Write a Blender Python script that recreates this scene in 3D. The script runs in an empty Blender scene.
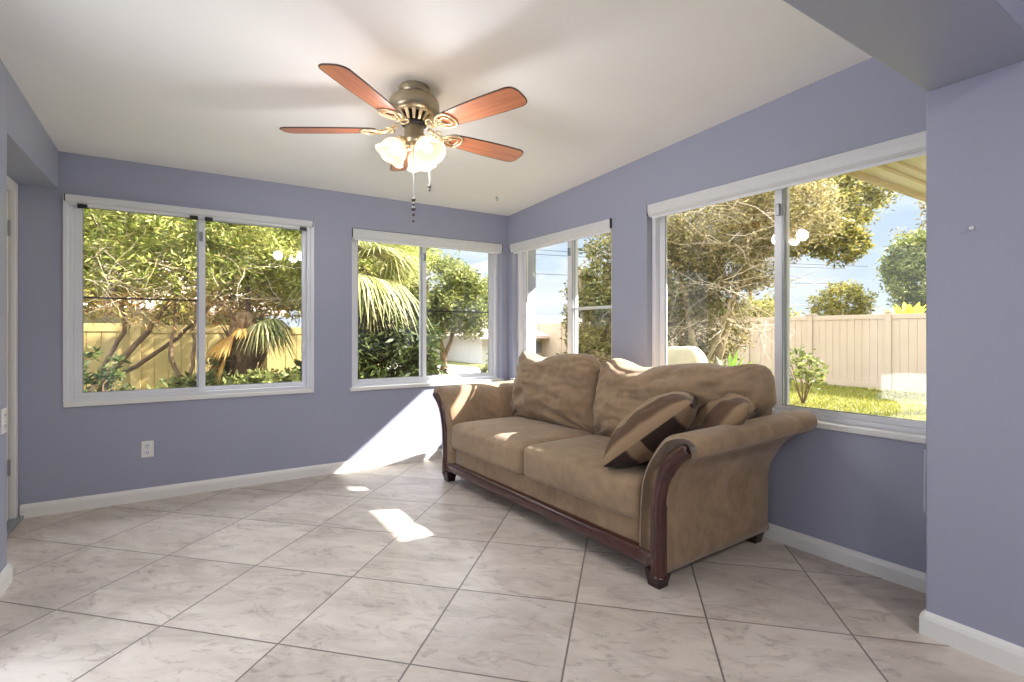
import bpy, math, random
import numpy as np
from mathutils import Vector, Matrix, noise
PI=math.pi; R_=math.radians
random.seed(7)
C=bpy.context.scene.collection
S=bpy.context.scene
# ------------------------------------------------------------------ materials
def new_mat(name):
    m=bpy.data.materials.new(name); m.use_nodes=True
    nt=m.node_tree; nt.nodes.clear()
    out=nt.nodes.new('ShaderNodeOutputMaterial')
    return m,nt,out
def N(nt,t,ins=None,**kw):
    n=nt.nodes.new(t)
    for k,v in kw.items(): setattr(n,k,v)
    for k,v in (ins or {}).items():
        if isinstance(v,bpy.types.NodeSocket): nt.links.new(v,n.inputs[k])
        else: n.inputs[k].default_value=v
    return n
def c4(c): return (c[0],c[1],c[2],1.0)
def srgb(r,g,b):
    f=lambda x:(x/255/12.92) if x/255<=.04045 else ((x/255+.055)/1.055)**2.4
    return (f(r),f(g),f(b))
def obj_co(nt): return N(nt,'ShaderNodeTexCoord').outputs['Object']
def ramp(nt,fac,stops):
    n=N(nt,'ShaderNodeValToRGB',{'Fac':fac}); e=n.color_ramp.elements
    e[0].position,e[0].color=stops[0][0],c4(stops[0][1]); e[1].position,e[1].color=stops[-1][0],c4(stops[-1][1])
    for p,c in stops[1:-1]:
        x=e.new(p); x.color=c4(c)
    return n.outputs['Color']
def plain(name,col,rough=.5,metal=0,var=.06,scale=8,bump=0,bscale=60,sheen=0,spec=.5,coat=0):
    m,nt,out=new_mat(name); co=obj_co(nt)
    nz=N(nt,'ShaderNodeTexNoise',{'Vector':co,'Scale':scale,'Detail':4.0})
    cr=ramp(nt,nz.outputs['Fac'],[(.3,[x*(1-var) for x in col]),(.7,[min(1,x*(1+var)) for x in col])])
    b=N(nt,'ShaderNodeBsdfPrincipled',{'Base Color':cr,'Roughness':rough,'Metallic':metal,'Specular IOR Level':spec})
    if sheen: b.inputs['Sheen Weight'].default_value=sheen; b.inputs['Sheen Roughness'].default_value=.4
    if coat: b.inputs['Coat Weight'].default_value=coat; b.inputs['Coat Roughness'].default_value=.1
    if bump:
        n2=N(nt,'ShaderNodeTexNoise',{'Vector':co,'Scale':bscale,'Detail':3.0})
        bp=N(nt,'ShaderNodeBump',{'Height':n2.outputs['Fac'],'Strength':bump,'Distance':.01})
        nt.links.new(bp.outputs[0],b.inputs['Normal'])
    nt.links.new(b.outputs[0],out.inputs[0]); return m
def leaf_mat(name,stops,trans=.4,rough=.5):
    m,nt,out=new_mat(name)
    g=N(nt,'ShaderNodeNewGeometry')
    cr=ramp(nt,g.outputs['Random Per Island'],stops)
    d=N(nt,'ShaderNodeBsdfPrincipled',{'Base Color':cr,'Roughness':rough,'Specular IOR Level':.3})
    t=N(nt,'ShaderNodeBsdfTranslucent',{'Color':cr})
    mx=N(nt,'ShaderNodeMixShader',{0:trans,1:d.outputs[0],2:t.outputs[0]})
    nt.links.new(mx.outputs[0],out.inputs[0]); return m
def floor_mat():
    m,nt,out=new_mat('floor_tile')
    co=N(nt,'ShaderNodeTexCoord').outputs['Object']
    mp=N(nt,'ShaderNodeVectorMath',{0:co,1:(0.103,-2.513,0)},operation='ADD')
    rot=N(nt,'ShaderNodeVectorRotate',{'Vector':mp.outputs[0],'Angle':R_(45)},rotation_type='Z_AXIS')
    side=.386*math.sqrt(2)
    sc=N(nt,'ShaderNodeVectorMath',{0:rot.outputs[0],'Scale':1/side},operation='SCALE')
    fl=N(nt,'ShaderNodeVectorMath',{0:sc.outputs[0]},operation='FLOOR')
    fr=N(nt,'ShaderNodeVectorMath',{0:sc.outputs[0]},operation='FRACTION')
    sp=N(nt,'ShaderNodeSeparateXYZ',{0:fr.outputs[0]})
    def edge(s):
        a=N(nt,'ShaderNodeMath',{0:s,1:.5},operation='SUBTRACT'); b=N(nt,'ShaderNodeMath',{0:a.outputs[0]},operation='ABSOLUTE')
        return b.outputs[0]
    mx=N(nt,'ShaderNodeMath',{0:edge(sp.outputs[0]),1:edge(sp.outputs[1])},operation='MAXIMUM')
    gr=N(nt,'ShaderNodeMapRange',{'Value':mx.outputs[0],'From Min':.5-.0042/side-.0015,'From Max':.5-.0018/side})
    wn=N(nt,'ShaderNodeTexWhiteNoise',{'Vector':fl.outputs[0]})
    off=N(nt,'ShaderNodeVectorMath',{0:wn.outputs['Color'],'Scale':40.0},operation='SCALE')
    mul=N(nt,'ShaderNodeVectorMath',{0:rot.outputs[0],1:(1.0,2.1,1.0)},operation='MULTIPLY')
    ad=N(nt,'ShaderNodeVectorMath',{0:mul.outputs[0],1:off.outputs[0]},operation='ADD')
    n1=N(nt,'ShaderNodeTexNoise',{'Vector':ad.outputs[0],'Scale':2.2,'Detail':9.0,'Roughness':.66,'Distortion':.9})
    n2=N(nt,'ShaderNodeTexNoise',{'Vector':ad.outputs[0],'Scale':5.5,'Detail':10.0,'Roughness':.75,'Distortion':1.6})
    c1=ramp(nt,n1.outputs['Fac'],[(.28,srgb(166,154,144)),(.45,srgb(192,181,171)),(.58,srgb(206,196,186)),(.75,srgb(214,204,194))])
    c2=ramp(nt,n2.outputs['Fac'],[(.36,(.40,.36,.33)),(.47,(1,1,1)),(1,(1,1,1))])
    mm=N(nt,'ShaderNodeMix',{0:.55,6:c1,7:c2},data_type='RGBA',blend_type='MULTIPLY')
    hv=N(nt,'ShaderNodeMapRange',{'Value':wn.outputs['Value'],'To Min':.93,'To Max':1.04})
    vv=N(nt,'ShaderNodeVectorMath',{0:mm.outputs[2],'Scale':hv.outputs[0]},operation='SCALE')
    fin=N(nt,'ShaderNodeMix',{0:gr.outputs[0],6:vv.outputs[0],7:c4(srgb(112,102,96))},data_type='RGBA')
    b=N(nt,'ShaderNodeBsdfPrincipled',{'Base Color':fin.outputs[2],'Roughness':.34,'Specular IOR Level':.45})
    h=N(nt,'ShaderNodeMath',{0:1.0,1:gr.outputs[0]},operation='SUBTRACT')
    bp=N(nt,'ShaderNodeBump',{'Height':h.outputs[0],'Strength':.6,'Distance':.002})
    nt.links.new(bp.outputs[0],b.inputs['Normal'])
    nt.links.new(b.outputs[0],out.inputs[0]); return m
def fabric_mat(name,col,blot=.22):
    m,nt,out=new_mat(name); co=obj_co(nt)
    n1=N(nt,'ShaderNodeTexNoise',{'Vector':co,'Scale':5.0,'Detail':6.0,'Roughness':.6,'Distortion':.8})
    n2=N(nt,'ShaderNodeTexNoise',{'Vector':co,'Scale':22.0,'Detail':4.0})
    cr=ramp(nt,n1.outputs['Fac'],[(.3,[x*(1-blot) for x in col]),(.5,col),(.72,[min(1,x*(1+blot)) for x in col])])
    mm=N(nt,'ShaderNodeMix',{0:.25,6:cr,7:n2.outputs['Fac']},data_type='RGBA',blend_type='OVERLAY')
    b=N(nt,'ShaderNodeBsdfPrincipled',{'Base Color':mm.outputs[2],'Roughness':.85,'Specular IOR Level':.2,'Sheen Weight':.25,'Sheen Roughness':.45})
    n3=N(nt,'ShaderNodeTexNoise',{'Vector':co,'Scale':9.0,'Detail':5.0,'Roughness':.5})
    bp=N(nt,'ShaderNodeBump',{'Height':n3.outputs['Fac'],'Strength':.22,'Distance':.03})
    nt.links.new(bp.outputs[0],b.inputs['Normal'])
    nt.links.new(b.outputs[0],out.inputs[0]); return m
def plaid_mat():
    m,nt,out=new_mat('plaid_velvet'); co=obj_co(nt)
    sp=N(nt,'ShaderNodeSeparateXYZ',{0:co})
    def band(s,per,duty,off=0.0):
        a=N(nt,'ShaderNodeMath',{0:s,1:off},operation='ADD')
        a=N(nt,'ShaderNodeMath',{0:a.outputs[0],1:1/per},operation='MULTIPLY'); b=N(nt,'ShaderNodeMath',{0:a.outputs[0]},operation='FRACT')
        return N(nt,'ShaderNodeMapRange',{'Value':b.outputs[0],'From Min':duty-.03,'From Max':duty+.03}).outputs[0]
    a=band(sp.outputs[1],.26,.62,.10); b=band(sp.outputs[0],.30,.7,.04)
    side=N(nt,'ShaderNodeMapRange',{'Value':sp.outputs[2],'From Min':-.002,'From Max':.002}).outputs[0]
    tan,dk,md,lt=srgb(150,126,98),srgb(48,34,29),srgb(96,72,56),srgb(128,106,82)
    top=N(nt,'ShaderNodeMix',{0:a,6:c4(tan),7:c4(md)},data_type='RGBA')
    low=N(nt,'ShaderNodeMix',{0:b,6:c4(dk),7:c4(lt)},data_type='RGBA')
    mx=N(nt,'ShaderNodeMix',{0:side,6:low.outputs[2],7:top.outputs[2]},data_type='RGBA')
    bs=N(nt,'ShaderNodeBsdfPrincipled',{'Base Color':mx.outputs[2],'Roughness':.75,'Sheen Weight':.08,'Specular IOR Level':.2})
    nt.links.new(bs.outputs[0],out.inputs[0]); return m
def wood_mat(name,c1,c2,rough=.3,coat=0,sc=(1.5,14,14)):
    m,nt,out=new_mat(name); co=obj_co(nt)
    v=N(nt,'ShaderNodeVectorMath',{0:co,1:sc},operation='MULTIPLY')
    n1=N(nt,'ShaderNodeTexNoise',{'Vector':v.outputs[0],'Scale':3.0,'Detail':6.0,'Distortion':.5})
    cr=ramp(nt,n1.outputs['Fac'],[(.35,c1),(.65,c2)])
    b=N(nt,'ShaderNodeBsdfPrincipled',{'Base Color':cr,'Roughness':rough,'Coat Weight':coat,'Coat Roughness':.15})
    nt.links.new(b.outputs[0],out.inputs[0]); return m
def glass_mat():
    m,nt,out=new_mat('window_glass')
    ge=N(nt,'ShaderNodeNewGeometry')
    dt=N(nt,'ShaderNodeVectorMath',{0:ge.outputs['Incoming'],1:ge.outputs['Normal']},operation='DOT_PRODUCT')
    ab=N(nt,'ShaderNodeMath',{0:dt.outputs['Value']},operation='ABSOLUTE')
    om=N(nt,'ShaderNodeMath',{0:1.0,1:ab.outputs[0]},operation='SUBTRACT')
    pw=N(nt,'ShaderNodeMath',{0:om.outputs[0],1:5.0},operation='POWER')
    fr=N(nt,'ShaderNodeMath',{0:pw.outputs[0],1:.92,2:.035},operation='MULTIPLY_ADD')
    n1=N(nt,'ShaderNodeTexNoise',{'Vector':obj_co(nt),'Scale':2.0})
    cr=ramp(nt,n1.outputs['Fac'],[(0,(.90,.905,.90)),(1,(.92,.925,.92))])
    t=N(nt,'ShaderNodeBsdfTransparent',{'Color':cr})
    g=N(nt,'ShaderNodeBsdfGlossy',{'Color':(1,1,1,1),'Roughness':.02})
    mx=N(nt,'ShaderNodeMixShader',{0:fr.outputs[0],1:t.outputs[0],2:g.outputs[0]})
    nt.links.new(mx.outputs[0],out.inputs[0]); return m
def emit_mat(name,col,st):
    m,nt,out=new_mat(name); e=N(nt,'ShaderNodeEmission',{'Color':c4(col),'Strength':st})
    nt.links.new(e.outputs[0],out.inputs[0]); return m
def shade_glass():
    m,nt,out=new_mat('frosted_shade_glass')
    n=N(nt,'ShaderNodeTexNoise',{'Vector':obj_co(nt),'Scale':14.0,'Detail':3.0})
    cr=ramp(nt,n.outputs['Fac'],[(.3,(.12,.09,.06)),(.7,(.15,.12,.08))])
    t=N(nt,'ShaderNodeBsdfTranslucent',{'Color':cr})
    p=N(nt,'ShaderNodeBsdfPrincipled',{'Base Color':cr,'Roughness':.25})
    mx=N(nt,'ShaderNodeMixShader',{0:.35,1:t.outputs[0],2:p.outputs[0]})
    tr=N(nt,'ShaderNodeBsdfTransparent',{'Color':(1,.88,.72,1)})
    m2=N(nt,'ShaderNodeMixShader',{0:.16,1:mx.outputs[0],2:tr.outputs[0]})
    e=N(nt,'ShaderNodeEmission',{'Color':(1,.70,.45,1),'Strength':.22})
    a=N(nt,'ShaderNodeAddShader',{0:m2.outputs[0],1:e.outputs[0]})
    nt.links.new(a.outputs[0],out.inputs[0]); return m
M={}
WALL=srgb(158,162,182)
M['wall']=plain('wall_paint',WALL,.42,var=.015,scale=3,bump=.05,bscale=90,spec=.4)
M['ceiling']=plain('ceiling_paint',srgb(246,245,242),.6,var=.01,scale=2,bump=.03,bscale=120)
M['floor']=floor_mat()
M['trim']=plain('white_trim',srgb(232,231,228),.35,var=.02,scale=6,bump=.04,bscale=30)
M['vinyl']=plain('white_vinyl',srgb(226,228,234),.3,var=.01)
M['shade']=plain('shade_fabric',srgb(214,216,218),.5,var=.02,scale=30)
M['alu']=plain('grey_aluminium',srgb(150,154,160),.3,metal=.6,var=.03)
M['black']=plain('black_plastic',srgb(34,34,36),.4)
M['dark']=plain('dark_metal',srgb(70,66,62),.4,metal=.5)
M['door']=plain('door_paint',srgb(226,220,206),.4,var=.02)
M['glass']=glass_mat()
M['suede']=fabric_mat('tan_microsuede',srgb(148,124,99))
M['suede2']=fabric_mat('tan_microsuede_cushion',srgb(152,129,104),.17)
M['plaid']=plaid_mat()
M['cherry']=wood_mat('dark_cherry_wood',srgb(58,20,19),srgb(72,26,24),.25,.5,(.6,2,2))
M['foot']=wood_mat('dark_foot_wood',srgb(30,12,12),srgb(40,17,16),.35,.2,(.6,2,2))
M['blade']=wood_mat('blade_wood',srgb(176,104,68),srgb(200,126,88),.35,.2,(1.2,16,16))
M['blade_edge']=plain('blade_edge',srgb(70,40,28),.5)
M['brass']=plain('antique_brass',srgb(168,158,136),.3,metal=.85,var=.08)
M['gold']=plain('polished_brass',srgb(236,218,182),.25,metal=.6,var=.05)
M['shade_glass']=shade_glass()
M['bulb']=emit_mat('lit_bulb',(1,.88,.70),2.2)
M['bark']=plain('bark',srgb(116,92,68),.9,var=.35,scale=14,bump=.6,bscale=30)
M['bark_pale']=plain('bark_pale',srgb(168,148,120),.9,var=.25,scale=14,bump=.5,bscale=30)
M['fibre']=plain('palm_fibre',srgb(140,112,78),.9,var=.4,scale=18,bump=.6,bscale=40)
M['leaf_sun']=leaf_mat('leaf_sunlit_green',[(0,srgb(118,132,56)),(.5,srgb(170,176,90)),(.85,srgb(206,204,132)),(1,srgb(220,196,124))],.5)
M['leaf_mid']=leaf_mat('leaf_mid_green',[(0,srgb(84,92,48)),(.6,srgb(128,134,72)),(1,srgb(164,162,100))])
M['leaf_dark']=leaf_mat('leaf_dark_green',[(0,srgb(44,54,30)),(.6,srgb(76,88,46)),(1,srgb(112,122,70))])
M['leaf_brown']=leaf_mat('leaf_olive_brown',[(0,srgb(96,84,54)),(.45,srgb(132,122,76)),(.8,srgb(160,150,96)),(1,srgb(186,166,124))])
M['leaf_brown2']=leaf_mat('leaf_olive_dark',[(0,srgb(66,66,36)),(.5,srgb(120,118,64)),(1,srgb(176,164,104))])
M['leaf_olive']=leaf_mat('leaf_olive',[(0,srgb(76,80,38)),(.5,srgb(136,132,62)),(1,srgb(186,168,92))])
M['leaf_bright']=leaf_mat('leaf_bright',[(0,srgb(96,132,44)),(1,srgb(160,190,84))])
M['leaf_yellow']=leaf_mat('leaf_yellow',[(0,srgb(190,200,50)),(1,srgb(240,230,90))],.5)
M['frond']=leaf_mat('palm_frond',[(0,srgb(104,110,60)),(.6,srgb(152,152,92)),(1,srgb(204,192,144))],.25)
M['dark_fibre']=plain('dark_palm_fibre',srgb(84,66,44),.9,var=.4,scale=18,bump=.6,bscale=40)
M['dead']=leaf_mat('dead_frond',[(0,srgb(150,118,66)),(.5,srgb(208,158,72)),(1,srgb(220,188,120))])
M['dry']=leaf_mat('dry_leaf',[(0,srgb(122,100,64)),(.6,srgb(186,158,104)),(.9,srgb(214,184,124)),(1,srgb(214,140,62))])
M['twig']=leaf_mat('twig',[(0,srgb(140,118,90)),(1,srgb(214,196,170))],0)
M['fence_cream']=plain('cream_fence',srgb(172,150,98),.5,var=.03,scale=2)
M['fence_white']=plain('white_fence',srgb(188,166,144),.5,var=.03,scale=2)
M['soffit']=plain('beige_soffit',srgb(246,232,204),.6,var=.02)
M['fascia']=plain('tan_fascia',srgb(214,190,146),.6,var=.03)
M['stucco']=plain('white_stucco',srgb(192,188,186),.8,bump=.2)
M['roofing']=plain('roof_shingle',srgb(196,170,158),.9,var=.12,scale=40)
M['rock']=plain('pale_rock',srgb(206,196,162),.9,var=.1,scale=5,bump=.3,bscale=8)
M['bounce_slab']=plain('bounce_slab_pale',srgb(226,221,216),.9,var=.05,scale=3)
M['concrete']=plain('driveway_concrete',srgb(176,164,148),.9,var=.08,scale=3)
def grass_ground():
    m,nt,out=new_mat('lawn'); co=obj_co(nt)
    n=N(nt,'ShaderNodeTexNoise',{'Vector':co,'Scale':1.2,'Detail':8.0,'Roughness':.7})
    cr=ramp(nt,n.outputs['Fac'],[(.3,srgb(78,80,40)),(.55,srgb(110,108,54)),(.75,srgb(138,130,76))])
    b=N(nt,'ShaderNodeBsdfPrincipled',{'Base Color':cr,'Roughness':.9})
    nt.links.new(b.outputs[0],out.inputs[0]); return m
M['lawn']=grass_ground()
M['grass']=leaf_mat('grass_blade',[(0,srgb(98,104,38)),(.6,srgb(140,138,52)),(1,srgb(172,160,80))],.4)
# ------------------------------------------------------------------ mesh helpers
XF=[None]
class MB:
    def __init__(s): s.v=[]; s.f=[]
    def add(s,vs,fs):
        o=len(s.v); s.v+= [tuple(v) for v in vs]; s.f+=[tuple(i+o for i in f) for f in fs]; return s
    def box(s,x0,x1,y0,y1,z0,z1):
        v=[(x,y,z) for x in(x0,x1) for y in(y0,y1) for z in(z0,z1)]
        return s.add(v,[(0,1,3,2),(4,6,7,5),(0,4,5,1),(2,3,7,6),(0,2,6,4),(1,5,7,3)])
    def lathe(s,prof,n=32,mat=None):
        vs=[];fs=[]
        for r,z in prof:
            for k in range(n):
                a=2*PI*k/n; vs.append((r*math.cos(a),r*math.sin(a),z))
        for i in range(len(prof)-1):
            for k in range(n):
                k2=(k+1)%n; fs.append((i*n+k,i*n+k2,(i+1)*n+k2,(i+1)*n+k))
        if mat is not None: vs=[mat@Vector(v) for v in vs]
        return s.add(vs,fs)
    def tube(s,pts,rad,n=8,cap=True):
        pts=[Vector(p) for p in pts]; m=len(pts)
        if not hasattr(rad,'__len__'): rad=[rad]*m
        vs=[];fs=[];prev=None
        for i,p in enumerate(pts):
            d=(pts[min(i+1,m-1)]-pts[max(i-1,0)])
            if d.length<1e-9: d=Vector((0,0,1))
            d.normalize()
            if prev is None:
                a=Vector((0,0,1)) if abs(d.z)<.9 else Vector((1,0,0))
                x=d.cross(a).normalized()
            else:
                x=(prev-d*prev.dot(d)).normalized()
            prev=x; y=d.cross(x)
            for k in range(n):
                a=2*PI*k/n; vs.append(p+(x*math.cos(a)+y*math.sin(a))*rad[i])
        for i in range(m-1):
            for k in range(n):
                k2=(k+1)%n; fs.append((i*n+k,i*n+k2,(i+1)*n+k2,(i+1)*n+k))
        if cap: fs.append(tuple(range(n-1,-1,-1))); fs.append(tuple((m-1)*n+k for k in range(n)))
        return s.add(vs,fs)
    def build(s,name,mat,parent=None,smooth=False,bevel=0,loc=(0,0,0),rot=(0,0,0),subsurf=0,seg=2):
        vs=s.v
        if XF[0]: vs=[XF[0](v) for v in vs]
        me=bpy.data.meshes.new(name); me.from_pydata(vs,[],s.f); me.update()
        for m in (mat if isinstance(mat,list) else [mat]): me.materials.append(m)
        if smooth:
            for p in me.polygons: p.use_smooth=True
        o=bpy.data.objects.new(name,me); C.objects.link(o); o.location=loc; o.rotation_euler=rot
        if parent: o.parent=parent
        if bevel:
            b=o.modifiers.new('bevel','BEVEL'); b.width=bevel; b.segments=seg; b.limit_method='ANGLE'
        if subsurf:
            b=o.modifiers.new('sub','SUBSURF'); b.levels=subsurf; b.render_levels=subsurf
        return o
def tag(o,label,cat,group=None,kind=None):
    o['label']=label; o['category']=cat
    if group: o['group']=group
    if kind: o['kind']=kind
    return o
def thing(name,label,cat,loc=(0,0,0),rz=0,group=None):
    o=bpy.data.objects.new(name,None); C.objects.link(o); o.location=loc; o.rotation_euler=(0,0,rz)
    return tag(o,label,cat,group)
def struct(o): o['kind']='structure'; return o
def copy_tree(o,parent=None):
    c=o.copy(); C.objects.link(c); c.parent=parent
    for ch in [x for x in bpy.data.objects if x.parent==o]: copy_tree(ch,c)
    return c
def smoothpath(pts,n=6):
    P=[Vector(p) for p in pts]; out=[]
    for i in range(len(P)-1):
        p0=P[max(i-1,0)];p1=P[i];p2=P[i+1];p3=P[min(i+2,len(P)-1)]
        for k in range(n):
            t=k/n
            out.append(.5*((2*p1)+(p2-p0)*t+(2*p0-5*p1+4*p2-p3)*t*t+(3*p1-p0-3*p2+p3)*t**3))
    out.append(P[-1]); return out
# ------------------------------------------------------------------ room shell
K=.024; UW=2.777; VB=4.446; T=.17
def shear(v): return (v[0]+K*(VB-v[1]),v[1],v[2])
def ceil_z(y): return 2.40+.05*(VB-y)
SILL=.725; HEAD=2.11
def wall_with_holes(lo,hi,z1,holes,thick0,thick1,along):
    """strip wall along an axis with rectangular openings, z1 = callable top"""
    mb=MB()
    def q(a0,a1,z0,zz0,zz1):
        # prism between a0..a1, bottom z0 to top zz0(at a0)/zz1(at a1)
        if along=='x':
            vs=[(a0,thick0,z0),(a0,thick1,z0),(a1,thick1,z0),(a1,thick0,z0),(a0,thick0,zz0),(a0,thick1,zz0),(a1,thick1,zz1),(a1,thick0,zz1)]
        else:
            vs=[(thick0,a0,z0),(thick1,a0,z0),(thick1,a1,z0),(thick0,a1,z0),(thick0,a0,zz0),(thick1,a0,zz0),(thick1,a1,zz1),(thick0,a1,zz1)]
        mb.add(vs,[(0,1,2,3),(4,7,6,5),(0,4,5,1),(1,5,6,2),(2,6,7,3),(3,7,4,0)])
    cur=lo
    for (a,b,z0,zt) in sorted(holes):
        if a>cur: q(cur,a,-.3,z1(cur),z1(a))
        q(a,b,-.3,z0,z0); q(a,b,zt,z1(a),z1(b)); cur=b
    if cur<hi: q(cur,hi,-.3,z1(cur),z1(hi))
    return mb
W1=(-.695,.845); W2=(1.18,2.70); W3=(2.955,4.36); W4=(.70,2.60)
o=wall_with_holes(-1.2,UW+.35,lambda a:ceil_z(VB)+.03,[(W1[0],W1[1],SILL,HEAD),(W2[0],W2[1],SILL-.01,HEAD-.005)],VB,VB+T,'x').build('wall_back',M['wall']); struct(o)
XF[0]=shear
o=wall_with_holes(-.2,VB+T,lambda a:ceil_z(a)+.05,[(W3[0],W3[1],SILL,HEAD-.01),(W4[0],W4[1],SILL-.012,HEAD+.02)],UW,UW+T,'y').build('wall_right',M['wall']); struct(o)
XF[0]=None
# the older house wall that the sunroom opens from: stub on the right, beam overhead
mb=MB(); mb.box(2.462,3.1,-4.5,.815,-.3,2.155); mb.box(2.462,3.1,-4.5,.48,2.155,2.72); o=mb.build('wall_column',M['wall'],bevel=.006); struct(o)
o=MB().box(-.92,3.1,.48,.812,2.151,2.72).build('beam_overhead',M['wall'],bevel=.006); struct(o)
# left wall: thick up to the door recess, header above the recess
mb=MB(); mb.box(-1.2,-.74,2.55,3.335,-.3,2.75); mb.box(-1.2,-.74,-4.5,2.55,2.15,2.75); mb.box(-1.2,-.74,-4.0,1.35,-.3,2.15); mb.box(-1.2,-.74,-4.5,-4.0,-.3,2.15); mb.box(-1.2,-.74,3.335,VB,2.15,2.75); mb.box(-1.2,-1.02,3.335,VB,-.3,2.15)  # unseen opening before the recess added to let fill light in
o=mb.build('wall_left',M['wall'],bevel=.006); struct(o)
o=MB().box(-1.2,3.1,-4.6,-4.5,-.3,2.80).build('wall_rear',M['wall']); struct(o)
# ceiling slopes up away from the window wall
mb=MB()
mb.add([(-1.2,.6,ceil_z(.6)),(3.15,.6,ceil_z(.6)),(3.0,VB+.05,ceil_z(VB+.05)),(-1.2,VB+.05,ceil_z(VB+.05)),
        (-1.2,.6,2.85),(3.15,.6,2.85),(3.0,VB+.05,2.80),(-1.2,VB+.05,2.80)],
       [(0,1,2,3),(4,7,6,5),(0,4,5,1),(1,5,6,2),(2,6,7,3),(3,7,4,0)])
o=mb.build('ceiling',M['ceiling']); struct(o)
o=MB().box(-1.2,3.1,-4.5,.5,2.70,2.80).build('ceiling_house',M['ceiling']); struct(o)
o=MB().box(-1.3,3.0,-4.5,VB+.1,-.2,0).build('floor',M['floor']); struct(o)
# baseboards
def base_profile(p0,p1,inn,h=.088,t=.016):
    """extruded baseboard from p0 to p1, 'inn' = unit vector into the room"""
    prof=[(0,0),(t,0),(t,h*.70),(t*.75,h*.86),(t*.35,h),(0,h)]
    mb=MB(); n=len(prof); vs=[]
    for p in (p0,p1):
        for d,z in prof: vs.append((p[0]+inn[0]*d,p[1]+inn[1]*d,z))
    fs=[(i,(i+1)%n,n+(i+1)%n,n+i) for i in range(n)]+[tuple(range(n-1,-1,-1)),tuple(range(n,2*n))]
    return mb.add(vs,fs)
struct(base_profile((-.925,VB),(UW,VB),(0,-1)).build('baseboard_back',M['trim']))
XF[0]=shear
struct(base_profile((UW,VB-.016),(UW,.815),(-1,0)).build('baseboard_right',M['trim']))
XF[0]=None
mb=base_profile((2.462,.815),(2.462,-3),(-1,0),.095); mb2=base_profile((2.446,.815),(2.80,.815),(0,1),.095); mb.add(mb2.v,mb2.f)
struct(mb.build('baseboard_column',M['trim']))
mb=base_profile((-.74,3.335),(-.74,2.55),(1,0),.09); mb2=base_profile((-.92,3.335),(-.725,3.335),(0,1),.09); mb.add(mb2.v,mb2.f)
struct(mb.build('baseboard_left',M['trim']))
# ------------------------------------------------------------------ windows
def make_window(name,axis,a0,a1,z0,z1,mull,plane,recess,wl=.045,wr=.045,sash_left_inner=True,bars=(),flange=False,gray=False,sillx=.02,mw=.05):
    """axis 'x': window in back wall, outward +y; axis 'y': window in right wall, outward +x"""
    def bx(mb,a,b,d0,d1,zl,zh):
        if axis=='x': mb.box(a,b,plane+d0,plane+d1,zl,zh)
        else: mb.box(plane+d0,plane+d1,a,b,zl,zh)
    root=bpy.data.objects.new(name,None); C.objects.link(root); struct(root)
    fr=MB(); e=.03; r=recess
    bx(fr,a0,a0+e,r,r+.09,z0,z1); bx(fr,a1-e,a1,r,r+.09,z0,z1); bx(fr,a0+e,a1-e,r,r+.09,z1-e,z1); bx(fr,a0+e,a1-e,r,r+.09,z0,z0+e)
    fr.build('window_frame',M['vinyl'],root,bevel=.003)
    if flange:
        fl=MB(); w=.022
        bx(fl,a0-w,a0+.005,-.014,.03,z0+.004,z1+w*.4); bx(fl,a1-.005,a1+w,-.014,.03,z0+.004,z1+w*.4)
        fl.build('side_casing',M['vinyl'],root,bevel=.004)
    sl=MB(); bx(sl,a0-sillx,a1+sillx,-.018,r-.001,z0-.028,z0+.003)
    sl.build('window_sill',M['trim'],root,bevel=.005)
    m0,m1=mull-mw/2,mull+mw/2
    for k,(lo,hi,dep,ws,we) in enumerate(((a0+e,m1,r+.012,wl,mw*.8),(m0,a1-e,r+.048,mw*.8,wr))):
        sh=MB(); zb,zt=z0+e,z1-e
        bx(sh,lo,lo+ws,dep,dep+.03,zb,zt); bx(sh,hi-we,hi,dep,dep+.03,zb,zt); bx(sh,lo+ws,hi-we,dep,dep+.03,zt-.03,zt); bx(sh,lo+ws,hi-we,dep,dep+.03,zb,zb+.03)
        s=sh.build('sash',M['vinyl'],root,bevel=.003)
        g=MB(); bx(g,lo+ws-.004,hi-we+.004,dep+.013,dep+.016,zb+.026,zt-.026); g.build('pane',M['glass'],s)
        gk=MB(); q=.005
        for (A,B,Zl,Zh) in ((lo+ws,lo+ws+q,zb+.03,zt-.03),(hi-we-q,hi-we,zb+.03,zt-.03),(lo+ws,hi-we,zb+.03,zb+.03+q),(lo+ws,hi-we,zt-.03-q,zt-.03)):
            bx(gk,A,B,dep+.006,dep+.012,Zl,Zh)
        gk.build('gasket',M['alu'],s)
        for (kk,zz,hh,mt) in bars:
            if kk==k:
                b=MB(); bx(b,lo+ws,hi-we,dep+.018,dep+.03,zz-hh,zz+hh); b.build('glazing_bar',mt,s)
    lt=MB(); c=m0+mw*.5; bx(lt,c-.012,c+.012,r-.008,r+.012,1.88,1.95)
    lt.build('latch',M['alu'],root,bevel=.003)
    return root
make_window('window_1','x',W1[0],W1[1],SILL,HEAD,.066,VB,.0,wl=.045,wr=.03,bars=((0,1.436,.005,M['dark']),),flange=True,mw=.055)
make_window('window_2','x',W2[0],W2[1],SILL-.01,HEAD-.005,1.885,VB,.08,bars=((1,1.405,.006,M['dark']),),mw=.05)
XF[0]=shear
make_window('window_3','y',W3[0],W3[1],SILL,HEAD-.01,3.545,UW,.055,bars=((0,1.405,.012,M['vinyl']),),mw=.07)
make_window('window_4','y',W4[0],W4[1],SILL-.012,HEAD+.02,1.665,UW,.055,mw=.055)
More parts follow.
